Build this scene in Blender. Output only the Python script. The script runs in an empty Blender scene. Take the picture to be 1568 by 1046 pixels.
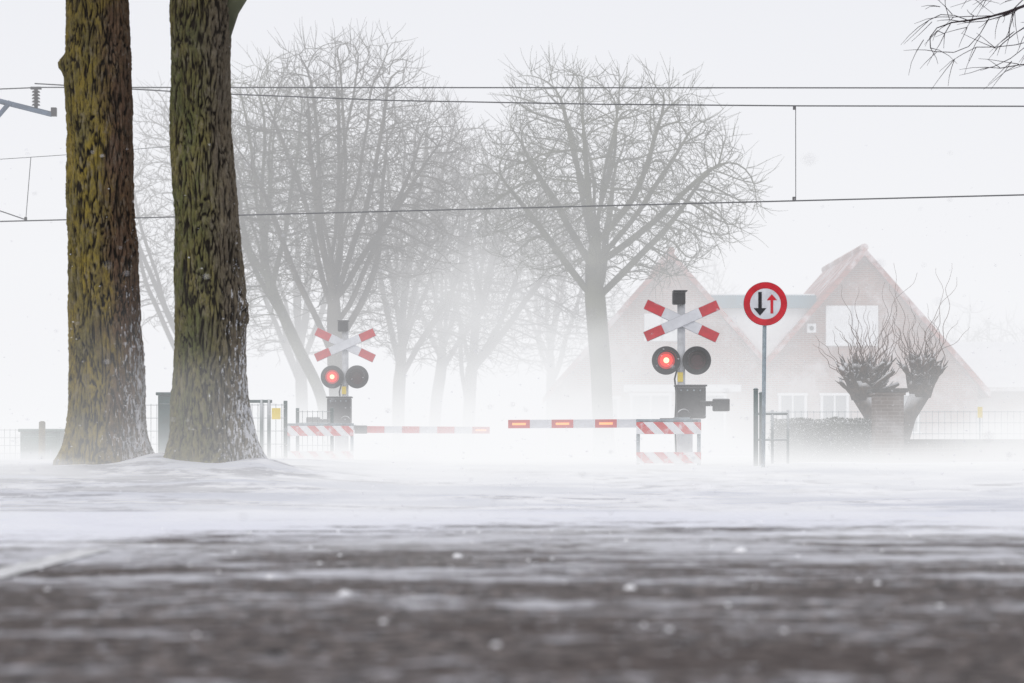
import bpy, math, random
import numpy as np
from mathutils import Vector, noise as mn
random.seed(5); np.random.seed(5)
S=bpy.context.scene
COL=S.collection
# ---------------------------------------------------------------- materials
def newmat(name):
    m=bpy.data.materials.new(name); m.use_nodes=True
    nt=m.node_tree; nt.nodes.clear()
    out=nt.nodes.new('ShaderNodeOutputMaterial')
    return m,nt,out
def N(nt,t,**k):
    n=nt.nodes.new(t)
    for a,b in k.items(): setattr(n,a,b)
    return n
def math_(nt,op,a,b=None,c=None,clamp=False):
    n=nt.nodes.new('ShaderNodeMath'); n.operation=op; n.use_clamp=clamp
    for i,v in enumerate((a,b,c)):
        if v is None: continue
        if isinstance(v,(int,float)): n.inputs[i].default_value=v
        else: nt.links.new(v,n.inputs[i])
    return n.outputs[0]
def mix_(nt,f,a,b):
    n=nt.nodes.new('ShaderNodeMix'); n.data_type='RGBA'
    if isinstance(f,(int,float)): n.inputs[0].default_value=f
    else: nt.links.new(f,n.inputs[0])
    for i,v in ((6,a),(7,b)):
        if isinstance(v,tuple): n.inputs[i].default_value=(*v[:3],1)
        else: nt.links.new(v,n.inputs[i])
    return n.outputs[2]
def noise_(nt,vec,scale,detail=4,rough=.55):
    n=nt.nodes.new('ShaderNodeTexNoise'); n.inputs['Scale'].default_value=scale
    n.inputs['Detail'].default_value=detail; n.inputs['Roughness'].default_value=rough
    if vec is not None: nt.links.new(vec,n.inputs['Vector'])
    return n.outputs['Fac']
def mapping_(nt,vec,sc,loc=(0,0,0)):
    n=nt.nodes.new('ShaderNodeMapping'); n.inputs['Scale'].default_value=sc; n.inputs['Location'].default_value=loc
    nt.links.new(vec,n.inputs['Vector']); return n.outputs[0]
def ramp_(nt,f,lo,hi):
    n=nt.nodes.new('ShaderNodeMapRange'); n.interpolation_type='SMOOTHSTEP'
    n.inputs[1].default_value=lo; n.inputs[2].default_value=hi
    nt.links.new(f,n.inputs[0]); return n.outputs[0]
def pbsdf(nt,out,rough=.6,spec=.3,metal=0):
    b=nt.nodes.new('ShaderNodeBsdfPrincipled'); b.inputs['Roughness'].default_value=rough
    b.inputs['Specular IOR Level'].default_value=spec; b.inputs['Metallic'].default_value=metal
    nt.links.new(b.outputs[0],out.inputs[0]); return b
def simple(name,col,rough=.6,var=.25,scale=6,metal=0,snow=0.0,bump=0):
    m,nt,out=newmat(name); b=pbsdf(nt,out,rough,.3,metal)
    tc=N(nt,'ShaderNodeTexCoord'); f=noise_(nt,tc.outputs['Object'],scale,3)
    c=mix_(nt,ramp_(nt,f,.3,.7),tuple(x*(1-var) for x in col),tuple(min(1,x*(1+var)) for x in col))
    if snow>0:
        g=N(nt,'ShaderNodeNewGeometry'); sx=N(nt,'ShaderNodeSeparateXYZ'); nt.links.new(g.outputs['Normal'],sx.inputs[0])
        up=ramp_(nt,sx.outputs[2],.2,.8)
        f2=noise_(nt,tc.outputs['Object'],9,5,.7)
        k=math_(nt,'MULTIPLY',ramp_(nt,f2,.72-snow*.4,.8-snow*.4),.85)
        k=math_(nt,'MAXIMUM',k,math_(nt,'MULTIPLY',up,.8))
        c=mix_(nt,k,c,(.85,.86,.88))
    nt.links.new(c,b.inputs['Base Color'])
    if bump:
        bp=N(nt,'ShaderNodeBump'); bp.inputs['Strength'].default_value=bump; bp.inputs['Distance'].default_value=.02
        nt.links.new(f,bp.inputs['Height']); nt.links.new(bp.outputs[0],b.inputs['Normal'])
    return m
def emis(name,col,st,base=(.1,.01,.01)):
    m,nt,out=newmat(name); b=pbsdf(nt,out,.3,.5)
    b.inputs['Base Color'].default_value=(*base,1); b.inputs['Emission Color'].default_value=(*col,1)
    b.inputs['Emission Strength'].default_value=st
    return m
M={}
M['black']=simple('black_paint',(.018,.018,.022),.5,.4,8,snow=.05)
M['blackclean']=simple('black_enamel',(.012,.012,.016),.45,.3)
M['white']=simple('white_reflective',(.66,.67,.70),.5,.08,5)
M['red']=simple('red_reflective',(.55,.018,.03),.45,.15,7)
M['darkred']=simple('red_lens_off',(.05,.006,.010),.2,.3)
M['steel']=simple('galvanised_steel',(.27,.32,.35),.5,.2,10,metal=.3)
M['greymast']=simple('grey_white_mast',(.52,.53,.55),.5,.15,8)
M['green']=simple('dark_green_paint',(.02,.055,.055),.5,.3,6,snow=.1)
M['cab']=simple('grey_green_cabinet',(.10,.16,.135),.5,.2,4,snow=.2)
M['wood']=simple('weathered_wood',(.15,.12,.06),.8,.4,12)
M['yellow']=simple('yellow_sticker',(.8,.6,.03),.5,.05)
M['wire']=simple('cable_dark',(.03,.032,.04),.5,.2)
M['insul']=simple('insulator_brown',(.03,.025,.03),.3,.2)
M['bluegrey']=simple('bluegrey_steel',(.10,.14,.20),.5,.2)
M['teal']=simple('teal_fascia',(.004,.11,.17),.6,.15,3)
M['wwall']=simple('white_cladding',(.82,.83,.84),.7,.05,3)
M['glass']=simple('window_glass',(.10,.12,.14),.1,.2,2)
M['twig']=simple('bare_bark_grey',(.088,.080,.064),.9,.35,1.5)
M['twigg']=simple('bare_bark_green',(.088,.092,.054),.9,.35,1.5)
M['twigd']=simple('bare_bark_dark',(.035,.025,.028),.9,.3,1.5)
M['willow']=simple('willow_bark',(.060,.040,.027),.95,.6,14,snow=.05,bump=.6)
M['willowtwig']=simple('willow_twig',(.10,.045,.025),.8,.3,8)
M['hedge']=simple('hedge_leaf',(.032,.045,.024),.85,.6,7,snow=.10)
M['coping']=simple('coping_stone',(.07,.065,.06),.9,.3,7)
M['lit_core']=emis('lamp_lit_core',(1,.55,.30),2.5)
M['lit_red']=emis('lamp_lit_red',(1,.035,.02),1.4)
M['lit_ring']=emis('lamp_lit_rim',(1,.01,.01),.48)
M['lit_boom']=emis('boom_lamp_lit',(1,.42,.08),1.1,(.4,.1,.02))
M['rail']=simple('rail_steel',(.12,.1,.09),.4,.2,metal=.6)
M['clump']=simple('snow_clump',(.88,.88,.9),.8,.03)

def stripes(name,period,slope):
    m,nt,out=newmat(name); b=pbsdf(nt,out,.5)
    tc=N(nt,'ShaderNodeTexCoord'); s=N(nt,'ShaderNodeSeparateXYZ'); nt.links.new(tc.outputs['Object'],s.inputs[0])
    v=math_(nt,'ADD',s.outputs[0],math_(nt,'MULTIPLY',s.outputs[2],slope))
    fr=math_(nt,'FRACT',math_(nt,'DIVIDE',v,period))
    k=math_(nt,'GREATER_THAN',fr,.5)
    dirt=noise_(nt,tc.outputs['Object'],9,6,.65)
    c=mix_(nt,k,(.76,.77,.78),(.60,.03,.035))
    c=mix_(nt,math_(nt,'MULTIPLY',ramp_(nt,dirt,.46,.72),.7),c,(.82,.83,.86))
    nt.links.new(c,b.inputs['Base Color']); return m
M['stripe']=stripes('red_white_diagonal',.30,1.0)

def brickmat(name,c1,c2,mort,sc=1.0,snow=.4):
    m,nt,out=newmat(name); b=pbsdf(nt,out,.9)
    g=N(nt,'ShaderNodeNewGeometry'); s=N(nt,'ShaderNodeSeparateXYZ'); nt.links.new(g.outputs['Position'],s.inputs[0])
    cb=N(nt,'ShaderNodeCombineXYZ'); nt.links.new(math_(nt,'ADD',s.outputs[0],s.outputs[1]),cb.inputs[0]); nt.links.new(s.outputs[2],cb.inputs[1])
    bt=N(nt,'ShaderNodeTexBrick'); nt.links.new(cb.outputs[0],bt.inputs['Vector'])
    bt.inputs['Color1'].default_value=(*c1,1); bt.inputs['Color2'].default_value=(*c2,1); bt.inputs['Mortar'].default_value=(*mort,1)
    bt.inputs['Scale'].default_value=1; bt.inputs['Brick Width'].default_value=.22*sc; bt.inputs['Row Height'].default_value=.065*sc
    bt.inputs['Mortar Size'].default_value=.008*sc
    f=noise_(nt,g.outputs['Position'],1.3,7,.7)
    c=mix_(nt,math_(nt,'MULTIPLY',ramp_(nt,f,.45,.72),snow),bt.outputs[0],(.8,.8,.82))
    nt.links.new(c,b.inputs['Base Color']); return m
M['brick']=brickmat('house_brick',(.20,.075,.045),(.28,.105,.065),(.30,.25,.22),snow=.5)
M['pillar']=brickmat('pillar_brick',(.11,.078,.062),(.15,.11,.088),(.2,.17,.15),snow=.3)
def tiles():
    m,nt,out=newmat('roof_tiles'); b=pbsdf(nt,out,.85)
    g=N(nt,'ShaderNodeNewGeometry'); s=N(nt,'ShaderNodeSeparateXYZ'); nt.links.new(g.outputs['Position'],s.inputs[0])
    w=math_(nt,'SINE',math_(nt,'MULTIPLY',s.outputs[1],2*math.pi/.25)); w2=math_(nt,'FRACT',math_(nt,'MULTIPLY',s.outputs[2],4.2))
    f=noise_(nt,g.outputs['Position'],2.5,7,.7)
    c=mix_(nt,ramp_(nt,f,.3,.7),(.24,.050,.032),(.38,.095,.06))
    c=mix_(nt,math_(nt,'MULTIPLY',ramp_(nt,w2,.8,1),.6),c,(.07,.03,.02))
    f2=noise_(nt,g.outputs['Position'],1.1,7,.7)
    c=mix_(nt,math_(nt,'MULTIPLY',ramp_(nt,f2,.46,.64),.65),c,(.85,.85,.88))
    nt.links.new(c,b.inputs['Base Color'])
    bp=N(nt,'ShaderNodeBump'); bp.inputs['Distance'].default_value=.05; nt.links.new(w,bp.inputs['Height']); nt.links.new(bp.outputs[0],b.inputs['Normal'])
    return m
M['tile']=tiles()
M['snowroof']=simple('snowy_roof',(.5,.46,.46),.8,.3,1.5,snow=.7)

# ---------------------------------------------------------------- mesh helpers
def empty(name,loc=(0,0,0),rotz=0):
    e=bpy.data.objects.new(name,None); e.location=loc; e.rotation_euler=(0,0,rotz); e.empty_display_size=.3
    COL.objects.link(e); return e
def meshobj(name,v,f,mat,parent=None,smooth=False,loc=(0,0,0),rot=(0,0,0),bevel=0):
    me=bpy.data.meshes.new(name); me.from_pydata([tuple(a) for a in v],[],f); me.update()
    o=bpy.data.objects.new(name,me); COL.objects.link(o)
    if mat: me.materials.append(mat)
    if smooth:
        me.polygons.foreach_set('use_smooth',[True]*len(me.polygons))
    o.location=loc; o.rotation_euler=rot
    if parent: o.parent=parent
    if bevel:
        b=o.modifiers.new('b','BEVEL'); b.width=bevel; b.segments=2; b.limit_method='ANGLE'
    return o
def boxv(cx,cy,cz,sx,sy,sz):
    x,y,z=sx/2,sy/2,sz/2
    v=[(cx+a*x,cy+b*y,cz+c*z) for a in(-1,1) for b in(-1,1) for c in(-1,1)]
    f=[(0,1,3,2),(4,6,7,5),(0,4,5,1),(2,3,7,6),(0,2,6,4),(1,5,7,3)]
    return v,f
def box(name,c,s,mat,parent=None,rot=(0,0,0),bevel=.006):
    v,f=boxv(0,0,0,*s); return meshobj(name,v,f,mat,parent,loc=c,rot=rot,bevel=bevel)
def tubes(paths,n=6,caps=True):
    V=[];F=[];off=0
    for pts,rad in paths:
        k=len(pts); 
        if isinstance(n,int): nn=n
        else: nn=n(rad[0])
        P=[Vector(p) for p in pts]
        for i in range(k):
            d=(P[min(i+1,k-1)]-P[max(i-1,0)])
            if d.length<1e-9: d=Vector((0,0,1))
            d.normalize()
            a=Vector((0,1,0)) if abs(d.y)<.9 else Vector((1,0,0))
            u=d.cross(a).normalized(); w=d.cross(u)
            for j in range(nn):
                t=2*math.pi*j/nn
                V.append(P[i]+(u*math.cos(t)+w*math.sin(t))*rad[i])
        for i in range(k-1):
            for j in range(nn):
                a0=off+i*nn+j; b0=off+i*nn+(j+1)%nn
                F.append((a0,b0,b0+nn,a0+nn))
        if caps:
            F.append(tuple(off+j for j in range(nn))[::-1]); F.append(tuple(off+(k-1)*nn+j for j in range(nn)))
        off+=k*nn
    return V,F
def cyl(name,p0,p1,r0,r1,mat,parent=None,n=20,bevel=0):
    v,f=tubes([([p0,p1],[r0,r1])],n)
    o=meshobj(name,v,f,mat,parent,bevel=bevel)
    for p in o.data.polygons:
        if len(p.vertices)==4: p.use_smooth=True
    return o

# ---------------------------------------------------------------- tree growth
def ellips(c,r,n,rng,shell=.35,zmin=None):
    out=[]; sd=rng.uniform(0,50)
    while len(out)<n:
        p=rng.uniform(-1.2,1.2,(n*2,3)); d=np.linalg.norm(p,axis=1)
        lim=np.array([1+.24*mn.noise(Vector(q/(e+1e-6)*1.7)+Vector((sd,0,0))) +.10*mn.noise(Vector(q/(e+1e-6)*5)+Vector((sd,3,0))) for q,e in zip(p,d)])
        gap=np.array([mn.noise(Vector(q*2.6)+Vector((0,sd,0))) for q in p])
        p=p[(d<lim)&(rng.rand(n*2)<(shell+(1-shell)*d))&(gap>-.28)]
        p=p*np.array(r)+np.array(c)
        if zmin is not None: p=p[p[:,2]>zmin]
        out.extend(p.tolist())
    return np.array(out[:n])
def grow(nodes,par,att,step=.28,kill=.33,infl=3.0,up=.12,iters=110,rng=None,first=0):
    nodes=[np.array(p,float) for p in nodes]; par=list(par); nch=[0]*len(nodes)
    A=np.array(att); 
    nd=np.full(len(A),1e9); ni=np.zeros(len(A),int)
    def upd(idxs):
        nonlocal nd,ni
        for k in range(0,len(idxs),200):
            ii=idxs[k:k+200]
            Q=np.array([nodes[i] for i in ii])
            D=np.linalg.norm(A[:,None,:]-Q[None],axis=2)
            j=D.argmin(1); dm=D[np.arange(len(A)),j]
            m=dm<nd; nd[m]=dm[m]; ni[m]=np.array(ii)[j[m]]
    upd(list(range(first,len(nodes))))
    for it in range(iters):
        if len(A)==0: break
        m=nd<infl
        if not m.any(): break
        dirs={}
        for a,i in zip(A[m],ni[m]):
            if nch[i]>=4: continue
            d=a-nodes[i]; l=np.linalg.norm(d)+1e-9
            if i in dirs: dirs[i]+=d/l
            else: dirs[i]=d/l
        new=[]
        for i,d in dirs.items():
            l=np.linalg.norm(d)
            if l<1e-3: continue
            d=d/l
            pd=nodes[i]-nodes[par[i]] if par[i]>=0 else np.array([0,0,1.])
            pd=pd/(np.linalg.norm(pd)+1e-9)
            d=d+.5*pd+np.array([0,0,up])+rng.normal(0,.10,3); d/=np.linalg.norm(d)
            nodes.append(nodes[i]+d*step); par.append(i); nch.append(0); nch[i]+=1; new.append(len(nodes)-1)
        if not new: break
        upd(new)
        keep=nd>kill
        A=A[keep]; nd=nd[keep]; ni=ni[keep]
        if len(nodes)>12000: break
    return nodes,par
def tree_paths(nodes,par,tip=.008,trunk_r=.2,twig=(2,.55),rng=None,updir=.35,curl=0):
    n=len(nodes); ch=[[] for _ in range(n)]
    for i,p in enumerate(par):
        if p>=0: ch[p].append(i)
    ntip=sum(1 for c in ch if not c)
    expo=max(1.9,math.log(ntip)/math.log(trunk_r/tip))
    r=np.zeros(n); depth=np.zeros(n,int)
    for i in range(n-1,-1,-1):
        if not ch[i]: r[i]=tip; depth[i]=0
        else:
            r[i]=sum(r[c]**expo for c in ch[i])**(1/expo); depth[i]=1+max(depth[c] for c in ch[i])
    paths=[]
    stack=[(0,None)]
    while stack:
        i,pp=stack.pop()
        pts=[];rad=[]
        if pp is not None: pts.append(nodes[pp]); rad.append(min(r[pp],r[i]*1.2))
        while True:
            pts.append(nodes[i]); rad.append(r[i])
            if not ch[i]: break
            c=sorted(ch[i],key=lambda q:-r[q])
            for q in c[1:]: stack.append((q,i))
            i=c[0]
        P=np.array(pts)
        for _ in range(2):
            if len(P)>3: P[1:-1]=.5*P[1:-1]+.25*(P[:-2]+P[2:])
        paths.append((P,rad))
    k,L=twig
    for i in range(n):
        if depth[i]<=5 and par[i]>=0:
            cnt=k if depth[i]<=1 else (1 if rng.rand()<.6 else 0)
            pd=nodes[i]-nodes[par[i]]; pd/=np.linalg.norm(pd)+1e-9
            for _ in range(cnt):
                d=pd+rng.normal(0,.42,3)+np.array([0,0,updir]); d/=np.linalg.norm(d)
                l=L*rng.uniform(.4,1.4); p=nodes[i]; pts=[p]; rr=[tip*.95]
                for s in range(3):
                    d=d+rng.normal(0,.12+curl,3)+np.array([0,0,.08*np.sign(updir)]); d/=np.linalg.norm(d)
                    p=p+d*l/3; pts.append(p); rr.append(tip*(.8-.2*s))
                paths.append((np.array(pts),rr))
    return paths
def nside(r): return 10 if r>.12 else (6 if r>.04 else (4 if r>.015 else 3))
def bare_tree(name,trunk,crowns,natt,tr,mat,seed,step=.24,kill=.245,twig=(2,.45),tip=.008,zmin=None,up=.10,infl=1.6,limbs=8,low=.45,tilt=(8,68),updir=.3):
    rng=np.random.RandomState(seed)
    nodes=[];par=[]
    for a,b in zip(trunk[:-1],trunk[1:]):
        a=np.array(a,float);b=np.array(b,float);k=max(1,int(np.linalg.norm(b-a)/.3))
        for i in range(k):
            nodes.append(a+(b-a)*i/k+rng.normal(0,.02,3)*np.array([1,1,0])*(len(nodes)>0)); par.append(len(nodes)-2)
    nodes.append(np.array(trunk[-1],float)); par.append(len(nodes)-2)
    nt_=len(nodes); cc=np.array(crowns[0][0]); cr=np.array(crowns[0][1])
    for q in range(limbs):
        az=2.399963*q+rng.uniform(-.3,.3); fr=(q+.5)/limbs
        t=math.radians(tilt[0]+(tilt[1]-tilt[0])*fr+rng.uniform(-5,5))
        end=cc+cr*np.array([math.cos(az)*math.sin(t),math.sin(az)*math.sin(t),math.cos(t)])*rng.uniform(.62,.8)
        if q%2==0 and fr>.5: end=cc+cr*np.array([math.copysign(math.sin(t),math.cos(az)),.3*math.sin(az),math.cos(t)-.25])*.8
        si=int(nt_-1-(fr**1.2)*low*nt_*rng.uniform(.4,1)); si=max(2,si)
        p0=nodes[si]; L=np.linalg.norm(end-p0)
        bend=rng.uniform(-.08,.12)*L
        ctrl=p0+(end-p0)*.45+np.array([(end-p0)[0]*.12,(end-p0)[1]*.12,-L*.02])+np.array([bend*.6,0,L*.03-bend*.5])
        k=max(3,int(L/.28)); prev=si
        wob=rng.normal(0,.07,(k+1,3)).cumsum(0)*.5
        for i in range(1,k+1):
            u=i/k; p=(1-u)**2*p0+2*u*(1-u)*ctrl+u*u*end+wob[i]
            nodes.append(p); par.append(prev); prev=len(nodes)-1
    att=np.concatenate([ellips(c,r,int(natt*w),rng,zmin=zmin) for c,r,w in crowns])
    nodes,par=grow(nodes,par,att,step,kill,infl,up,rng=rng,first=nt_-1)
    paths=tree_paths(nodes,par,tip,tr,twig,rng,updir)
    P,R=paths[0]; R=list(R); R[0]*=1.4
    if len(R)>2: R[1]*=1.15
    paths[0]=(P,R)
    base=Vector(trunk[0])
    v,f=tubes(paths,nside,False)
    v=[a-base for a in v]
    return meshobj(name,v,f,mat,smooth=True,loc=base)

# ---------------------------------------------------------------- ground
def sstep(a,b,x):
    t=max(0,min(1,(x-a)/(b-a))); return t*t*(3-2*t)
def gh(x,y):
    h=0
    if y<18: return 0
    h+=.20*sstep(18.5,36,y)
    e=sstep(18.2,26,y)*(1-sstep(-3.2,-.8,x))*(1-sstep(31,50,y))
    h+=.10*e*(1+.6*mn.noise(Vector((x*.5,y*.4,1))))
    for tx,ty in ((-4.72,28.2),(-3.44,27.8)):
        d2=((x-tx)/1.1)**2+((y-ty)/1.2)**2
        h+=.10*math.exp(-d2)
    for tx,ty in ((-4.05,27.9),(-2.8,27.6)):
        h+=.08*math.exp(-((x-tx)/.3)**2-((y-ty)/.6)**2)
    k=sstep(18.0,22,y)*(1-sstep(60,120,y))
    h+=k*.04*mn.noise(Vector((x*.35,y*.9,4)))+k*.022*mn.noise(Vector((x*1.3,y*2,9)))
    return h
xs=np.concatenate([-np.geomspace(3000,14,26),np.arange(-13.5,13.6,.15),np.geomspace(14,3000,26)])
ys=np.concatenate([-np.geomspace(1500,9,14),np.arange(-8,17.5,2.5),np.arange(17.5,45,.2),np.geomspace(45.3,4000,60)])
v=[(x,y,gh(x,y)) for y in ys for x in xs]; nx=len(xs)
f=[(j*nx+i,j*nx+i+1,(j+1)*nx+i+1,(j+1)*nx+i) for j in range(len(ys)-1) for i in range(nx-1)]
m,nt,out=newmat('drifted_snow'); b=pbsdf(nt,out,.75,.2)
g=N(nt,'ShaderNodeNewGeometry'); P=g.outputs['Position']; s=N(nt,'ShaderNodeSeparateXYZ'); nt.links.new(P,s.inputs[0])
f1=noise_(nt,mapping_(nt,P,(.35,.8,1)),1.0,6,.6); f2=noise_(nt,mapping_(nt,P,(1,1.6,1)),2.2,7,.75)
c=mix_(nt,ramp_(nt,f1,.40,.60),(.60,.615,.67),(.88,.88,.90))
verge=ramp_(nt,s.outputs[0],-1.0,-3.5)
k=math_(nt,'MULTIPLY',ramp_(nt,math_(nt,'ADD',math_(nt,'MULTIPLY',f1,f2),math_(nt,'MULTIPLY',verge,.06)),.27,.35),.7)
c=mix_(nt,k,c,(.22,.22,.25))
nt.links.new(c,b.inputs['Base Color'])
bp=N(nt,'ShaderNodeBump'); bp.inputs['Distance'].default_value=.05; bp.inputs['Strength'].default_value=.6
nt.links.new(f2,bp.inputs['Height']); nt.links.new(bp.outputs[0],b.inputs['Normal'])
meshobj('snow_ground',v,f,m,smooth=True)

# road
m,nt,out=newmat('wet_asphalt_with_snow'); b=pbsdf(nt,out,.8,.2)
g=N(nt,'ShaderNodeNewGeometry'); P=g.outputs['Position']
s=N(nt,'ShaderNodeSeparateXYZ'); nt.links.new(P,s.inputs[0])
fa=noise_(nt,P,13,5,.80); fb=noise_(nt,mapping_(nt,P,(.6,1.1,1)),1.3,4,.6)
asph=mix_(nt,ramp_(nt,fa,.42,.62),(.012,.010,.010),(.22,.185,.172))
asph=mix_(nt,math_(nt,'MULTIPLY',ramp_(nt,fb,.38,.62),.55),asph,(.050,.034,.028))
st=noise_(nt,mapping_(nt,P,(.5,1.0,1),(3,1,0)),1.25,6,.62)
st2=noise_(nt,mapping_(nt,P,(1.6,1.9,1),(1,7,0)),3.0,6,.78)
near=math_(nt,'MULTIPLY',math_(nt,'SUBTRACT',s.outputs[1],8.0),.013)
sn=math_(nt,'ADD',math_(nt,'ADD',math_(nt,'MULTIPLY',st,.50),math_(nt,'MULTIPLY',st2,.50)),near)
snow=math_(nt,'MULTIPLY',ramp_(nt,sn,.49,.60),.66)
vo=N(nt,'ShaderNodeTexVoronoi'); vo.inputs['Scale'].default_value=11; nt.links.new(P,vo.inputs['Vector'])
sp=math_(nt,'MULTIPLY',math_(nt,'LESS_THAN',vo.outputs['Distance'],.13),.7)
snow=math_(nt,'MAXIMUM',snow,sp)
neg=math_(nt,'MULTIPLY',math_(nt,'MINIMUM',s.outputs[0],0),1.5)
pos=math_(nt,'MULTIPLY',math_(nt,'MAXIMUM',s.outputs[0],0),-.45)
edge=math_(nt,'MAXIMUM',math_(nt,'ADD',math_(nt,'ADD',neg,pos),16.0),11.5)
q=math_(nt,'ADD',math_(nt,'SUBTRACT',s.outputs[1],edge),math_(nt,'MULTIPLY',math_(nt,'SUBTRACT',sn,.55),34))
snow=math_(nt,'MAXIMUM',snow,ramp_(nt,q,-2.6,2.2))
end=ramp_(nt,s.outputs[1],17.0,18.1); snow=math_(nt,'MAXIMUM',snow,end)
c=mix_(nt,snow,asph,(.78,.79,.84))
nt.links.new(c,b.inputs['Base Color'])
bp=N(nt,'ShaderNodeBump'); bp.inputs['Distance'].default_value=.01; nt.links.new(fa,bp.inputs['Height']); nt.links.new(bp.outputs[0],b.inputs['Normal'])
meshobj('asphalt_road',[(-200,-8,.006),(200,-8,.006),(200,18.2,.006),(-200,18.2,.006)],[(0,1,2,3)],m)
box('road_marking',(-1.97,8.2,.0115),(.15,6.4,.002),simple('road_paint',(.6,.6,.6),.7,.35,9),bevel=0)
V=[];F=[]
rng=random.Random(3)
sp=[(-.55,7.98,.022),(-.24,10.7,.022),(1.06,11.2,.03),(-.04,5.95,.011),(.405,8.3,.02),(.42,6.45,.010),(.72,6.4,.010),(-.9,9,.018),(1.3,8.6,.012)]
for _ in range(170):
    sp.append((rng.uniform(-5,5),rng.uniform(5.3,17),rng.uniform(.004,.012)))
for x,y,r in sp:
    off=len(V); 
    for i in range(5):
        a=math.pi/2*i/4
        for j in range(8):
            t=2*math.pi*j/8; q=r*(1+.3*mn.noise(Vector((x*9+j,y*9,i))))
            V.append((x+q*math.cos(a)*math.cos(t),y+q*math.cos(a)*math.sin(t),.008+q*.7*math.sin(a)))
    for i in range(4):
        for j in range(8): F.append((off+i*8+j,off+i*8+(j+1)%8,off+i*8+8+(j+1)%8,off+i*8+8+j))
meshobj('snow_clumps',V,F,M['clump'],smooth=True)
V=[];F=[]
for _ in range(3000):
    y=5+45*rng.random()**.6; x=rng.uniform(-.26,.26)*y*1.4; z=.1+(rng.random()**2.6)*min(4.5,.5+y*.12)
    r=rng.uniform(.0025,.005); o_=len(V)
    V+=[(x+r*2.6,y,z),(x-r*2.6,y,z),(x,y+r,z),(x,y-r,z),(x,y,z+r),(x,y,z-r)]
    F+=[tuple(o_+i for i in q) for q in ((0,2,4),(2,1,4),(1,3,4),(3,0,4),(2,0,5),(1,2,5),(3,1,5),(0,3,5))]
meshobj('falling_snowflakes',V,F,M['clump'],smooth=True)

def track(x): return 41.9-.264*x
trk=empty('railway_track',(0,0,0))
for k,o in enumerate((-.72,.72)):
    cyl(f'rail_{k}',(-60,track(-60)+o,.12),(60,track(60)+o,.12),.05,.05,M['rail'],trk,6)

# ---------------------------------------------------------------- big trees
def barkmat(name,ca,cb,cr):
    m,nt,out=newmat(name); b=pbsdf(nt,out,.9,.2)
    a=N(nt,'ShaderNodeAttribute',attribute_name='furrow'); sd=N(nt,'ShaderNodeAttribute',attribute_name='side')
    tc=N(nt,'ShaderNodeTexCoord'); P=tc.outputs['Object']; s=N(nt,'ShaderNodeSeparateXYZ'); nt.links.new(P,s.inputs[0])
    f1=noise_(nt,mapping_(nt,P,(1,1,.5)),2.8,7,.7); f2=noise_(nt,mapping_(nt,P,(3,3,1)),12,6,.75)
    c=mix_(nt,ramp_(nt,f1,.38,.62),ca,cb)
    c=mix_(nt,math_(nt,'MULTIPLY',ramp_(nt,math_(nt,'ADD',sd.outputs['Fac'],math_(nt,'MULTIPLY',math_(nt,'SUBTRACT',f1,.5),2.4)),-.1,.75),.88),c,cr)
    c=mix_(nt,math_(nt,'MULTIPLY',ramp_(nt,f2,.42,.64),.7),c,(.045,.036,.027))
    f4=noise_(nt,mapping_(nt,P,(2,2,.8)),7,6,.75)
    c=mix_(nt,math_(nt,'MULTIPLY',ramp_(nt,f4,.50,.66),.55),c,(.23,.20,.155))
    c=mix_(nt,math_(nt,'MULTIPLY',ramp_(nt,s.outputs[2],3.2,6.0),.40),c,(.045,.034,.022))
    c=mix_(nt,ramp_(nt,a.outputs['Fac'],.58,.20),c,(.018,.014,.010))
    hz=ramp_(nt,s.outputs[2],3.6,.0)
    f3=noise_(nt,mapping_(nt,P,(1,1,.25)),26,4,.75)
    sm=math_(nt,'ADD',math_(nt,'MULTIPLY',sd.outputs['Fac'],.20),math_(nt,'MULTIPLY',hz,.21))
    sm=math_(nt,'ADD',sm,f3)
    c=mix_(nt,math_(nt,'MULTIPLY',ramp_(nt,sm,.85,.91),.75),c,(.78,.79,.83))
    nt.links.new(c,b.inputs['Base Color'])
    bp=N(nt,'ShaderNodeBump'); bp.inputs['Distance'].default_value=.018; bp.inputs['Strength'].default_value=1
    nt.links.new(f2,bp.inputs['Height']); nt.links.new(bp.outputs[0],b.inputs['Normal'])
    return m
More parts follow.
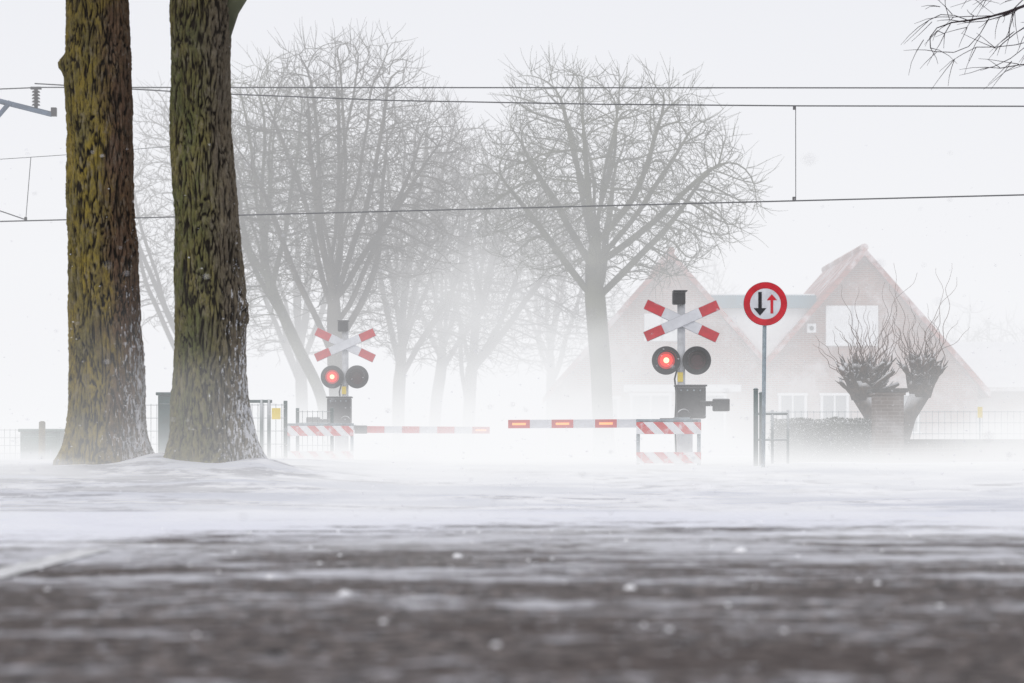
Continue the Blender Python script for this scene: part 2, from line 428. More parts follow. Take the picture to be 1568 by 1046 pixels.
def big_tree(name,base,prof,mat,seed,knobs,limbs):
    e=empty(name,base)
    NN=260; MM=800; z0=-.45; z1=prof[-1][0]
    V=[];fur=[];side=[]
    zs=[p[0] for p in prof]; xs_=[p[1] for p in prof]; rs=[p[2] for p in prof]
    for i in range(MM):
        z=z0+(z1-z0)*i/(MM-1)
        cx=np.interp(z,zs,xs_)+.03*mn.noise(Vector((z*.9,seed,0)))
        r=np.interp(z,zs,rs)
        for j in range(NN):
            t=2*math.pi*j/NN; c,s=math.cos(t),math.sin(t)
            flare=.16*math.exp(-max(z,0)/.28)*(.5+.5*math.sin(5*t+seed+.6*math.sin(t)))
            big=.045*mn.noise(Vector((c*1.6,s*1.6,z*.9+seed)))+.018*mn.noise(Vector((c*4,s*4,z*3+seed)))
            wv=1.2*mn.noise(Vector((c*3,s*3,z*1.5)))
            q=Vector((c*r*26+seed+wv*.6,s*r*26,z*4.2+wv))
            n1=abs(mn.noise(q)); n2=abs(mn.noise(q*2.1+Vector((7,3,1))))
            fu=min(1,(n1*1.5+n2*.9))
            d=.060*min(fu,.6)+.012*mn.noise(q*4)
            kb=0
            for (kz,kt,ks,kr) in knobs:
                dt=(t-kt+math.pi)%(2*math.pi)-math.pi
                kb+=kr*math.exp(-((z-kz)/ks)**2-(dt*r/ks)**2)
            R=r+flare+big+d-.026+kb
            V.append((cx+R*c,R*s,z)); fur.append(fu); side.append(c)
    F=[(i*NN+j,i*NN+(j+1)%NN,(i+1)*NN+(j+1)%NN,(i+1)*NN+j) for i in range(MM-1) for j in range(NN)]
    F.append(tuple((MM-1)*NN+j for j in range(NN)))
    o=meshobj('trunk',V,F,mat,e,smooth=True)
    for nm,dat in (('furrow',fur),('side',side)):
        at=o.data.attributes.new(nm,'FLOAT','POINT'); at.data.foreach_set('value',np.array(dat,dtype=np.float32))
    rng_=np.random.RandomState(seed)
    top=np.array([prof[-1][1],0,z1-.4])
    att=ellips((prof[-1][1],0,z1+5),(3.5,3.5,3.6),700,rng_)
    nodes,par=grow([top,top+np.array([0,0,.5])],[-1,0],att,.4,.5,5,.1,rng=rng_)
    pa=tree_paths(nodes,par,.012,prof[-1][2]*.8,(1,.7),rng_)
    v,f=tubes(pa,nside,False); meshobj('crown_branches',v,f,M['twigg'],e,smooth=True)
    if limbs:
        v,f=tubes(limbs,14); meshobj('limb',v,f,M['twigg'],e,smooth=True)
    return e
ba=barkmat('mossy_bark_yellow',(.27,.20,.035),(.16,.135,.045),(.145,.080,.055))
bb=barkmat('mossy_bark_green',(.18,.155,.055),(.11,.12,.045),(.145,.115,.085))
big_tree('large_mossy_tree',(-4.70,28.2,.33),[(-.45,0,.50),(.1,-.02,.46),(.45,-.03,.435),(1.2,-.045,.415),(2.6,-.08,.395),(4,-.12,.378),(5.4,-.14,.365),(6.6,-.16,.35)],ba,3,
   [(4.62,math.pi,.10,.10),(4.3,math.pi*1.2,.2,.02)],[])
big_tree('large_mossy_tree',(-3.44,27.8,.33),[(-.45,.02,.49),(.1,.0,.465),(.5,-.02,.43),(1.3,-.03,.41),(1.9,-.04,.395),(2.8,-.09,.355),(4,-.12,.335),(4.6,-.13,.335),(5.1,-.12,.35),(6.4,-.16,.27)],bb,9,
   [(1.78,-.35,.12,.09),(1.62,-.15,.09,.06),(4.2,-1.4,.1,.03)],[([(0.0,0,4.75),(.17,0,5.2),(.36,.02,5.5),(.75,.05,6.0),(1.3,0,7)],[.16,.14,.13,.12,.1])])

# ---------------------------------------------------------------- background bare trees
bare_tree('bare_tree',[(2.25,58,0),(2.15,58,2.0),(2.0,58,4.0),(1.95,58,4.8),(2.05,58,6.0)],
   [((2.25,58,6.85),(3.3,3.0,2.75),.8),((2.9,58,6.0),(3.0,2.6,1.4),.3)],7000,.25,M['twigg'],31,zmin=4.4,twig=(2,.5),tip=.0085,limbs=14,low=.38,tilt=(5,88))
bare_tree('bare_tree',[(-4.14,58,0),(-4.2,58,2.2),(-4.25,58,3.4),(-4.3,58,5.2)],
   [((-4.0,58,6.8),(2.9,2.8,3.4),1)],6500,.20,M['twig'],12,zmin=3.6,twig=(2,.55),tip=.0085,limbs=13,low=.62,tilt=(5,70))
bare_tree('bare_tree',[(-4.5,60,0),(-4.7,60,1.7),(-5.4,60,3.1),(-6.1,60,4.7),(-6.2,60,6)],
   [((-6.2,60,6.9),(1.9,2.0,3.1),1)],3000,.14,M['twigg'],13,zmin=3.6,twig=(2,.55),tip=.0085,limbs=8,low=.5,tilt=(5,65))
bare_tree('bare_tree',[(-3.1,66,0),(-3.1,66,2.0),(-3.0,66,3.2),(-2.9,66,4.6)],
   [((-2.6,66,6.3),(2.6,2.4,4.0),1)],4400,.17,M['twig'],14,zmin=3.0,tip=.009,limbs=10,low=.6,tilt=(5,65))
bare_tree('bare_tree',[(-2.3,72,0),(-2.3,72,1.6),(-2.1,72,2.8),(-2.0,72,4)],
   [((-1.9,72,5.9),(2.4,2,3.6),1)],3000,.17,M['twig'],15,zmin=2.8,tip=.0095,limbs=9,low=.6)
bare_tree('bare_tree',[(-1.3,70,0),(-1.25,70,1.3),(-1.2,70,2.4),(-1.1,70,3.6)],
   [((-.4,70,5.9),(2.9,2.2,3.6),1)],3800,.18,M['twig'],16,zmin=2.6,tip=.0095,limbs=10,low=.65)
bare_tree('bare_tree',[(1.4,85,0),(1.4,85,2),(1.35,85,3.6),(1.35,85,4.8)],
   [((1.4,85,6.0),(2.7,2,3.4),1)],2300,.18,M['twig'],17,zmin=3.2,tip=.0105,low=.6)
bare_tree('bare_tree',[(-9.3,70,0),(-9.3,70,2),(-9.5,70,3.6),(-9.5,70,5)],
   [((-9.6,70,7.0),(2.7,2.2,3.8),1)],3000,.19,M['twig'],18,zmin=3.8,tip=.0095,low=.6)
bare_tree('bare_tree',[(-6.6,76,0),(-6.6,76,2),(-6.7,76,4)],
   [((-6.6,76,7.0),(3.0,2.2,4.6),1)],3000,.19,M['twig'],28,zmin=3.2,tip=.010,low=.6)
bare_tree('bare_tree',[(9.6,30,0),(9.5,30,3),(9.3,30,5.2),(8.9,30,6.2)],
   [((8.8,30,8.6),(2.4,2.4,2.2),.5),((6.6,30,6.0),(1.5,1.0,.95),.5)],1000,.16,M['twigd'],19,zmin=4.95,tip=.0060,kill=.27,up=-.08,infl=3.0,twig=(2,.4),limbs=0,updir=-.15)
allp=[]
rngd=np.random.RandomState(40)
for (x,y,zc,rx,rz) in ((9.3,118,7.0,2.4,2.4),(6.0,125,6,3,3),(24,130,5,3,3),(29,135,5,4,3)):
    att=ellips((x,y,zc),(rx,rx,rz),380,rngd)
    nodes,par=grow([(x,y,0.),(x,y,1.),(x,y,2.)],[-1,0,1],att,.45,.5,6,.1,rng=rngd)
    allp+=tree_paths(nodes,par,.013,.2,(2,.8),rngd)
v,f=tubes(allp,nside,False); meshobj('distant_trees',v,f,M['twig'],smooth=True)

# ---------------------------------------------------------------- crossing signals
def crossing_signal(loc,rot,boxside,topbox):
    e=empty('level_crossing_signal',loc,rot)
    cyl('mast',(0,0,-.1),(0,0,2.75),.062,.062,M['greymast'],e)
    cyl('mast_base',(0,0,-.1),(0,0,.28),.12,.11,M['greymast'],e)
    box('bell_housing',(-.04,-.02,2.82),(.2,.2,.2),M['black'],e,bevel=.02)
    box('bell_hood',(-.03,-.1,2.925),(.22,.34,.02),M['black'],e)
    for k,(ang,yy) in enumerate(((-.415,-.115),(.44,-.085))):
        L=1.24; w=.155
        for nm,a,b_,mt in (('end_a',-L/2,-L/2+.30,'red'),('middle',-L/2+.30,L/2-.30,'white'),('end_b',L/2-.30,L/2,'red')):
            mid=(a+b_)/2
            hb=box(f'cross_{k}_{nm}',(mid*math.cos(ang),yy,2.46-mid*math.sin(ang)),(b_-a,.018,w),M[mt],e,rot=(0,ang,0),bevel=.004)
        box(f'cross_{k}_rim',(0,yy+.017,2.46),(L+.01,.01,w+.012),M['greymast'],e,rot=(0,ang,0),bevel=0)
    box('cross_bracket',(0,-.03,2.46),(.16,.08,.16),M['steel'],e)
    box('lamp_crossbar',(0,-.02,1.84),(.5,.05,.06),M['black'],e)
    for k,x in enumerate((-.245,.235)):
        cyl(f'lamp_{k}_board',(x,-.10,1.84),(x,-.13,1.84),.225,.225,M['black'],e,40,bevel=.006)
        cyl(f'lamp_{k}_housing',(x,.10,1.84),(x,-.10,1.84),.12,.17,M['black'],e,28)
        V=[];F=[];n=20
        for i in range(n+1):
            t=math.radians(-25+230*i/n)
            for (yy,r) in ((-.13,.155),(-.40,.15),(-.40,.16),(-.13,.165)):
                V.append((x+r*math.cos(t),yy if (yy>-.2 or t>0 and t<math.pi) else -.3,1.84+r*math.sin(t)))
        for i in range(n):
            for q in range(4): F.append((i*4+q,i*4+(q+1)%4,(i+1)*4+(q+1)%4,(i+1)*4+q))
        meshobj(f'lamp_{k}_hood',V,F,M['blackclean'],e,smooth=False)
        cyl(f'lamp_{k}_ring',(x,-.13,1.84),(x,-.145,1.84),.145,.14,M['darkred'],e,32)
        if k==0:
            cyl('lamp_lit_rim',(x,-.145,1.84),(x,-.155,1.84),.135,.125,M['lit_ring'],e,32)
            cyl('lamp_lit_glass',(x,-.155,1.84),(x,-.168,1.84),.098,.088,M['lit_red'],e,32)
            cyl('lamp_lit_core',(x,-.168,1.84),(x,-.180,1.84),.045,.03,M['lit_core'],e,24)
        else:
            cyl('lamp_off_glass',(x,-.145,1.84),(x,-.165,1.84),.11,.09,M['darkred'],e,32)
    box('yellow_plate',(-.02,-.075,1.58),(.085,.01,.15),M['yellow'],e,bevel=0)
    sh=0 if boxside>0 else -.25
    box('machine_case',(.14+sh,-.06,1.18),(.46,.34,.5),M['black'],e,bevel=.02)
    box('machine_lid',(.14+sh,-.06,1.445),(.5,.38,.03),M['black'],e,bevel=.01)
    box('machine_door',(.14+sh,-.24,1.16),(.34,.012,.36),M['blackclean'],e,bevel=.008)
    cyl('machine_hub',(.02,-.2,.98),(.02,-.34,.98),.11,.09,M['black'],e,20)
    box('machine_foot',(.05+sh*.5,-.04,.6),(.24,.2,.7),M['greymast'],e,bevel=.02)
    cwx=boxside
    box('counterweight_arm',(cwx*.42+.06*cwx,-.30,1.16 if cwx>0 else .98),(.42,.05,.08),M['black'],e)
    box('counterweight',(cwx*.60,-.30,1.14 if cwx>0 else .96),(.26,.16,.20),M['black'],e,bevel=.02)
    for i in range(4):
        cyl(f'bolt_{i}',(-.02+.1*i+sh,-.245,1.37),(-.02+.1*i+sh,-.262,1.37),.014,.014,M['steel'],e,8)
    v,f=tubes([([(-.07,-.05,1.7),(-.11,-.09,1.55),(-.08,-.08,1.3),(-.1,-.05,.9),(-.08,-.02,.2)],[.014]*5)],8); meshobj('conduit',v,f,M['blackclean'],e,smooth=True)
    return e
crossing_signal((2.66,38,0),0,1,True)
crossing_signal((-3.24,47,0),0,-1,True)
def boom(loc,x0,x1,first_lit,piv,tilt=0):
    e=empty('barrier_boom',loc); step=.338 if x1>x0 else -.338
    x=x0; i=0; e.rotation_euler=(0,tilt,0)
    while (x1-x)*step>.05:
        xn=x+step if abs(x1-x)>abs(step) else x1
        box(f'segment_{i}',((x+xn)/2,0,0),(abs(xn-x),.035,.13),M['red' if i%2==0 else 'white'],e,bevel=0)
        if i%2==0 and i<first_lit:
            box(f'lamp_strip_{i}',((x+xn)/2,-.0235,0),(.21,.012,.035),M['lit_boom'],e,bevel=.003)
        x=xn;i+=1
    box('boom_joint',(x+(.12 if step>0 else -.12),0,0),(.24,.07,.16),M['black'],e,bevel=.01)
    box('boom_bracket',(x+(.34 if step>0 else -.34),.03,.04),(.26,.05,.10),M['steel'],e,bevel=.01)
    return e
boom((0,37.62,.84),-.06,2.30,5,0,-.006)
boom((0,46.62,.80),-.43,-2.82,2,0,.006)
def panel(loc,w,rot=0):
    e=empty('striped_barrier_fence',loc,rot)
    box('rail_top',(0,-.03,.77),(w,.03,.18),M['stripe'],e,bevel=.005)
    box('rail_bottom',(0,-.03,.32),(w,.03,.17),M['stripe'],e,bevel=.005)
    for i,x in enumerate((-w/2+.03,w/2-.03)):
        cyl(f'post_{i}',(x,.015,-.1),(x,.015,.9),.028,.028,M['steel'],e,14)
    cyl('top_tube',(-w/2,.02,.885),(w/2,.02,.885),.022,.022,M['steel'],e,10)
    return e
panel((2.37,36.6,0),.98); panel((-3.45,43.5,0),1.2)

# ---------------------------------------------------------------- round sign
e=empty('traffic_sign',(3.53,33.7,0))
cyl('pole',(-.03,.03,0),(0,.03,2.78),.028,.028,M['steel'],e)
cyl('disc_back',(0,0,2.48),(0,-.012,2.48),.305,.305,M['steel'],e,64)
def ring(r0,r1,y,mat,nm,n=64):
    V=[];F=[]
    for i in range(n):
        t=2*math.pi*i/n; V+= [(r0*math.cos(t),y,2.48+r0*math.sin(t)),(r1*math.cos(t),y,2.48+r1*math.sin(t))]
    for i in range(n):
        a=2*i;b=2*((i+1)%n); F.append((a,a+1,b+1,b))
    meshobj(nm,V,F,mat,e)
V=[(0,-.0145,2.48)]+[(.24*math.cos(2*math.pi*i/64),-.0145,2.48+.24*math.sin(2*math.pi*i/64)) for i in range(64)]
meshobj('white_field',V,[(0,1+i,1+(i+1)%64) for i in range(64)],M['white'],e)
ring(.215,.302,-.0175,M['red'],'red_ring')
def arrow(cx,d,mat,nm,w,h,hw):
    y=-.019; z=2.48
    pts=[(-w/2,-h/2),(w/2,-h/2),(w/2,h/2-hw),(hw*.85,h/2-hw),(0,h/2),(-hw*.85,h/2-hw),(-w/2,h/2-hw)]
    V=[(cx+a,y,z+b*d) for a,b in pts]
    meshobj(nm,V,[(0,1,2,6),(3,4,5)] ,mat,e); 
arrow(-.075,-1,M['blackclean'],'arrow_black',.048,.33,.105)
arrow(.09,1,M['red'],'arrow_red',.038,.27,.085)
for z in (2.36,2.6): box(f'clamp_{int(z*10)}',(0,.03,z),(.12,.07,.03),M['steel'],e,bevel=.003)

# ---------------------------------------------------------------- fences
def mesh_fence(name,p0,p1,h,mat,post_every=2.4,dv=.1,r=.004,z0=.05,posts=True,hs=None):
    e=empty(name,(p0[0],p0[1],0)); d=Vector((p1[0]-p0[0],p1[1]-p0[1],0)); L=d.length; u=d/L
    paths=[]
    k=int(L/dv)
    for i in range(k+1):
        q=u*(i*dv); paths.append(([q+Vector((0,0,z0)),q+Vector((0,0,h))],[r,r]))
    for z in (hs or np.linspace(z0+.05,h-.02,6)):
        paths.append(([Vector((0,0,z)),u*L+Vector((0,0,z))],[r*1.3,r*1.3]))
    v,f=tubes(paths,4,False); meshobj('wire_mesh',v,f,mat,e)
    if posts:
        n=max(1,round(L/post_every))
        for i in range(n+1):
            q=u*(L*i/n); box(f'post_{i}',(q.x,q.y+.03,(h+.05)/2),(.06,.06,h+.05),mat,e,bevel=.005)
    return e
mesh_fence('wire_mesh_fence',(-6.2,40.2),(-3.75,40),1.2,M['green'],1.2)
mesh_fence('wire_mesh_fence',(-13,43),(-7.5,42),.8,M['green'],2.0)
mesh_fence('wire_mesh_fence',(-3.95,44.5),(-3.3,44.3),1.15,M['green'],.6)
mesh_fence('wire_mesh_fence',(4.9,47),(20,46),1.18,M['steel'],2.5,.12)
e=empty('fence_gate',(-3.98,39,0))
for i,x in enumerate((-.06,.06)): cyl(f'post_{i}',(x,0,0),(x,0,1.25),.03,.03,M['green'],e,12)
box('top_bar',(-.1,0,1.22),(.42,.05,.05),M['green'],e)
box('yellow_tag',(.18,-.04,1.02),(.14,.01,.18),M['yellow'],e,bevel=0)
e=empty('gate_posts',(3.63,36,0))
for i,(x,y) in enumerate(((0,0),(.11,.25))):
    box(f'post_{i}',(x,y,.66),(.065,.065,1.34-.06*i),M['green'],e,bevel=.01)
    cyl(f'post_cap_{i}',(x,y,1.33-.05*i),(x,y,1.37-.05*i),.045,.02,M['green'],e,12)
e=empty('metal_railing',(3.95,39,0))
cyl('top_rail',(0,0,1.02),(.5,0,1.02),.022,.022,M['green'],e,10)
cyl('mid_rail',(0,0,.6),(.5,0,.6),.018,.018,M['green'],e,10)
for i,x in enumerate((0,.25,.5)): cyl(f'post_{i}',(x,0,0),(x,0,1.08),.022,.022,M['green'],e,10)
def cabinet(loc,w,d,h,mat):
    e=empty('equipment_cabinet',loc)
    box('body',(0,0,h/2),(w,d,h),mat,e,bevel=.012); box('lid',(0,0,h+.025),(w+.06,d+.06,.05),mat,e,bevel=.012)
    box('door',(0,-d/2-.006,h*.5),(w*.8,.012,h*.8),mat,e,bevel=.004); box('handle',(w*.28,-d/2-.025,h*.55),(.02,.03,.1),M['steel'],e,bevel=.004)
cabinet((-5.13,36,0),.24,.3,1.25,M['green']); cabinet((-7.38,38,0),.62,.4,.72,M['cab'])
e=empty('wooden_post',(-7.2,37,0)); cyl('stake',(0,0,-.1),(0.01,0,.86),.055,.05,M['wood'],e,14); cyl('stake_top',(0.01,0,.86),(.01,0,.88),.05,.03,M['wood'],e,14)
e=empty('marker_post',(8.63,44.6,0)); cyl('stick',(0,0,0),(0,0,1.2),.012,.012,M['steel'],e,8); box('tag',(0,-.02,1.12),(.09,.012,.2),M['yellow'],e,bevel=.003)

# ---------------------------------------------------------------- pillar, wall, hedge, willows
e=empty('brick_gate_pillar',(6.68,43,0))
box('shaft',(0,0,.7),(.5,.5,1.4),M['pillar'],e,bevel=.008); box('plinth',(0,0,.12),(.58,.58,.24),M['pillar'],e,bevel=.008)
box('collar',(0,0,1.425),(.56,.56,.05),M['pillar'],e); box('cap',(0,0,1.485),(.64,.64,.07),M['coping'],e,bevel=.015)
e=empty('low_garden_wall',(6.95,43,0))
box('wall_body',(6,.05,.27),(12,.22,.54),M['pillar'],e,bevel=.004); box('wall_coping',(6,.05,.58),(12,.3,.08),M['coping'],e,bevel=.01)
V=[];F=[];rg=np.random.RandomState(8)
for _ in range(15000):
    while True:
        x,y,z=rg.uniform(0,1.85),rg.uniform(-.35,.35),rg.uniform(0,1.0)
        if min(x,1.85-x,y+.35,.35-y,1.0-z)<.16: break
    bx=.05*mn.noise(Vector((x*2,y*2,z*3))); c=np.array([x+bx,y+bx,z+.06*mn.noise(Vector((x*3,1,z)))])
    a=rg.normal(0,1,3);a/=np.linalg.norm(a); b_=np.cross(a,rg.normal(0,1,3)); b_/=np.linalg.norm(b_); s1=rg.uniform(.012,.028)
    o_=len(V); V+=[c-a*s1,c+b_*s1*.5,c+a*s1,c-b_*s1*.5]; F.append((o_,o_+1,o_+2,o_+3))
hv,hf=boxv(.925,0,.45,1.65,.5,.9); o_=len(V); V+=[np.array(q) for q in hv]; F+=[tuple(i+o_ for i in q) for q in hf]
meshobj('garden_hedge',V,F,M['hedge'],loc=(4.72,44,0))
def pollard(loc,lean,fork,seed,nshoot,hw,nst=130,sc=1.0):
    e=empty('pollard_willow',loc); rg=np.random.RandomState(seed)
    head=np.array([lean,0,fork])
    tr=[np.array([0,0,-.1]),np.array([lean*.15,0,.5]),np.array([lean*.5,0,fork*.7]),head]
    paths=[(tr,[.17,.15,.15,.19]),([head-np.array([0,0,.1]),head+np.array([0,0,.12]),head+np.array([0,0,.26])],[.19,.26,.15])]
    tips=[]
    for i in range(nst):
        a=rg.uniform(0,2*math.pi); sp_=rg.uniform(.1,1.0)
        d=np.array([math.cos(a)*sp_*hw,math.sin(a)*sp_*.8,1.0-.45*sp_]); d/=np.linalg.norm(d)
        s0=head+np.array([math.cos(a)*sp_*.2,math.sin(a)*sp_*.15,rg.uniform(0,.15)])
        L=rg.uniform(.30,.66)*sc; p=s0; pts=[p];rr=[rg.uniform(.035,.062)]
        for s in range(5):
            d=d+rg.normal(0,.16,3)+np.array([0,0,.1]); d/=np.linalg.norm(d); p=p+d*L/5; pts.append(p); rr.append(rr[0]*(1-.09*(s+1)))
        rr[-2]*=1.6; rr[-1]*=1.35; paths.append((pts,rr)); tips.append((p,d))
        for _ in range(4):
            q=pts[rg.randint(2,6)]; d2=d+rg.normal(0,.5,3); d2/=np.linalg.norm(d2)
            paths.append(([q,q+d2*.07,q+d2*.15+np.array([0,0,.03])],[.020,.015,.007]))
    v,f=tubes(paths,7); meshobj('trunk_and_head',v,f,M['willow'],e,smooth=True)
    paths=[]
    for i in range(nshoot):
        p,d=tips[rg.randint(len(tips))]; d=d.copy(); d[0]+=rg.normal(0,.35)
        L=rg.uniform(.4,1.0)*(1.9 if rg.rand()<.25 else 1); k=18; ph=rg.uniform(0,6.28); pts=[p]; 
        for s in range(k):
            w=np.array([math.sin(ph+s*.9),math.cos(ph+s*.8),0])*.45
            d=d+rg.normal(0,.13,3)+np.array([0,0,.07]); d/=np.linalg.norm(d); dd=d+w; dd/=np.linalg.norm(dd)
            p=p+dd*L/k*1.15; pts.append(p)
        paths.append((pts,[.0075*(1-.7*s/k) for s in range(k+1)]))
    v,f=tubes(paths,4,False); meshobj('curly_shoots',v,f,M['willowtwig'],e,smooth=True)
pollard((6.95,45,0),-.44,1.45,21,50,.85,70,.95)
pollard((7.2,45.3,0),.46,1.5,22,42,.36,40,1.0)

# ---------------------------------------------------------------- houses
def gable_house(name,y0,depth,ax,az,hw_l,hw_r,ez,wins,extra):
    e=empty(name,(ax,y0,0)); sl=1.137
    zl=az-hw_l*sl; zr=az-hw_r*sl
    V=[(-hw_l,0,0),(hw_r,0,0),(hw_r,0,zr),(0,0,az),(-hw_l,0,zl)]; V+=[(a,depth,c) for a,b,c in V]
    F=[(0,1,2,3,4),(9,8,7,6,5),(0,4,9,5),(1,6,7,2)]
    meshobj('brick_walls',V,F,M['brick'],e)
    t=.16
    for nm,sg,hw in (('roof_left',-1,hw_l),('roof_right',1,hw_r)):
        ov=.35 if hw>3.1 else 0
        x1=sg*(hw+ov); z1=az-(hw+ov)*sl+.02; z0=az+.02
        V=[(0,-.25,z0),(x1,-.25,z1),(x1,-.25,z1+t*1.4),(0,-.25,z0+t*1.4)]; V+=[(a,depth+.25,c) for a,b,c in V]
        meshobj(nm,V,[(0,1,2,3),(7,6,5,4),(0,4,5,1),(3,2,6,7),(1,5,6,2),(0,3,7,4)],M['tile'],e)
        V=[(0,-.29,z0-.02),(x1,-.29,z1-.02),(x1,-.29,z1+.2),(0,-.29,z0+.2)]; V+=[(a,-.255,c) for a,b,c in V]
        meshobj(nm+'_bargeboard',V,[(0,1,2,3),(7,6,5,4),(0,4,5,1),(3,2,6,7),(1,5,6,2),(0,3,7,4)],M['tile'],e)
    cyl('ridge_cap',(0,-.27,az+.24),(0,depth+.27,az+.24),.12,.12,M['tile'],e,10)
    for i,(xa,xb,za,zb,kind) in enumerate(wins):
        cx=(xa+xb)/2-ax; cz=(za+zb)/2; w=xb-xa; h=zb-za
        if kind=='white':
            box(f'shutter_{i}',(cx,-.04,cz),(w,.07,h),M['wwall'],e); box(f'shutter_rail_{i}',(cx,-.085,cz),(.05,.02,h),M['greymast'],e,bevel=0)
        elif kind=='band': box(f'lintel_{i}',(cx,-.05,cz),(w,.1,h),M['wwall'],e)
        else:
            box(f'window_glass_{i}',(cx,-.02,cz),(w,.03,h),M['glass'],e,bevel=0)
            for q,(a,b_,c_,d_) in enumerate(((0,h/2,w+.14,.08),(0,-h/2,w+.2,.08),(-w/2,0,.08,h-.09),(w/2,0,.08,h-.09),(0,0,.05,h-.09))):
                box(f'window_frame_{i}_{q}',(cx+a,-.06,cz+b_),(c_,.06,d_),M['wwall'],e,bevel=0)
    return e
h1=gable_house('brick_house',75,9,4.92,6.3,3.5,2.98,2.8,[(4.1,5.2,3.75,4.6,'white'),(3.46,7.1,2.18,2.4,'band'),(2.6,3.3,.8,2.0,'win'),(3.7,4.9,.7,2.1,'win'),(5.4,6.6,.7,2.1,'win')],None)
h2=gable_house('brick_house',75,9,10.9,6.4,2.98,3.55,2.8,[(9.73,11.35,3.6,4.85,'white'),(9.6,10.4,.9,2.1,'win'),(11.2,12.6,.9,2.1,'win'),(8.3,9.1,.1,2.1,'win')],None)
box('wall_lamp_box',(-1.62,-.06,4.15),(.28,.1,.28),M['wwall'],h2); cyl('wall_lamp_eye',(-1.62,-.115,4.15),(-1.62,-.14,4.15),.07,.07,M['black'],h2,14)
e=empty('house_link',(7.9,75.3,0))
box('white_wall',(0,2,3.75),(3.4,4,2.1),M['wwall'],e,bevel=0); box('teal_fascia',(-.1,1.9,4.98),(3.3,4.3,.40),M['teal'],e,bevel=.01); box('flat_roof_snow',(-.1,1.9,5.2),(3.2,4.2,.04),M['clump'],e,bevel=0)
def barn(loc,w,d,ez,rz,doors):
    e=empty('farm_barn',loc)
    V=[(0,0,0),(w,0,0),(w,0,ez),(0,0,ez),(0,d,0),(w,d,0),(w,d,ez),(0,d,ez),(0,d/2,rz),(w,d/2,rz)]
    meshobj('walls',V,[(0,1,2,3),(5,4,7,6),(0,3,8,7,4),(1,5,6,9,2)],M['brick'],e)
    for nm,ya,yb in (('roof_front',-.3,d/2),('roof_rear',d+.3,d/2)):
        za=ez-.3*(rz-ez)/(d/2)+.03; zb=rz+.03
        V=[(-.3,ya,za),(w+.3,ya,za),(w+.3,yb,zb),(-.3,yb,zb)]; V+=[(a,b,c+.14) for a,b,c in V]
        meshobj(nm,V,[(0,3,2,1),(4,5,6,7),(0,1,5,4),(2,3,7,6),(1,2,6,5),(0,4,7,3)],M['snowroof'],e)
    for i,x in enumerate(doors):
        box(f'window_{i}',(x,-.02,1.4),(1.0,.04,1.0),M['glass'],e,bevel=0); box(f'window_sill_{i}',(x,-.05,.86),(1.15,.08,.07),M['wwall'],e,bevel=0)
barn((14.3,84,0),16,7,2.5,4.1,(1.5,4.5,7.5,10))
barn((-5+24,76,0),9,6,1.9,2.7,(1.4,3.6))

# ---------------------------------------------------------------- overhead line
e=empty('overhead_line',(0,0,0))
wy=track
paths=[]
def wire(pts,r): paths.append((pts,[r]*len(pts)))
wire([(X,wy(X),4.62) for X in np.linspace(-40,40,9)],.013)
zc=lambda X:7.05-.0397*(X+8.6)
wire([(-40,wy(-40),7.1)]+[(X,wy(X),zc(X)) for X in (-8.6,-3,3,9)]+[(40,wy(40),6.0)],.012)
z2=[(-8.6,7.03),(-5.5,6.74),(-2.1,6.48),(1.5,6.28),(4.8,6.13),(8.4,5.99),(14,5.8)]
wire([(X,wy(X)-.6,z) for X,z in z2],.012)
wire([(4.77,wy(4.77),4.62),(4.7,wy(4.7)-.6,6.13)],.007)
wire([(-8.9,wy(-8.9),4.62),(-8.8,wy(-8.8),5.78)],.007)
wire([(-9.8,wy(-9.8),5.75),(-8.2,wy(-8.2),5.8),(-6,wy(-6),5.9)],.006)
wire([(-9.8,wy(-9.8),4.95),(-9.3,wy(-9.3),4.78),(-8.9,wy(-8.9),4.64)],.011)
v,f=tubes(paths,5,False); meshobj('wires',v,f,M['wire'],e,smooth=True)
for X,Z in ((4.74,4.66),(4.68,6.10),(-8.9,4.66)):
    box('dropper_clamp',(X,wy(X)-(.6 if Z>6 else 0),Z),(.05,.03,.06),M['insul'],e)
e=empty('catenary_mast',(-11.2,44.6,0))
cyl('pole',(0,0,0),(0,0,8),.14,.12,M['bluegrey'],e,16)
cyl('arm_upper',(0,0,7.3),(2.7,0,6.62),.05,.05,M['bluegrey'],e,12); cyl('arm_stay',(0,0,4.6),(1.95,0,6.85),.045,.045,M['bluegrey'],e,12)
box('arm_plate',(2.35,0,6.7),(.75,.1,.07),M['bluegrey'],e,rot=(0,.25,0))
for i in range(5): cyl(f'insulator_disc_{i}',(2.42,0,6.78+.06*i),(2.42,0,6.81+.06*i),.08,.06,M['insul'],e,14)
cyl('insulator_core',(2.42,0,6.7),(2.42,0,7.12),.035,.035,M['insul'],e,10); box('clamp',(2.42,0,7.1),(.2,.06,.05),M['insul'],e)
box('end_clamp',(2.75,0,6.66),(.1,.1,.16),M['insul'],e)

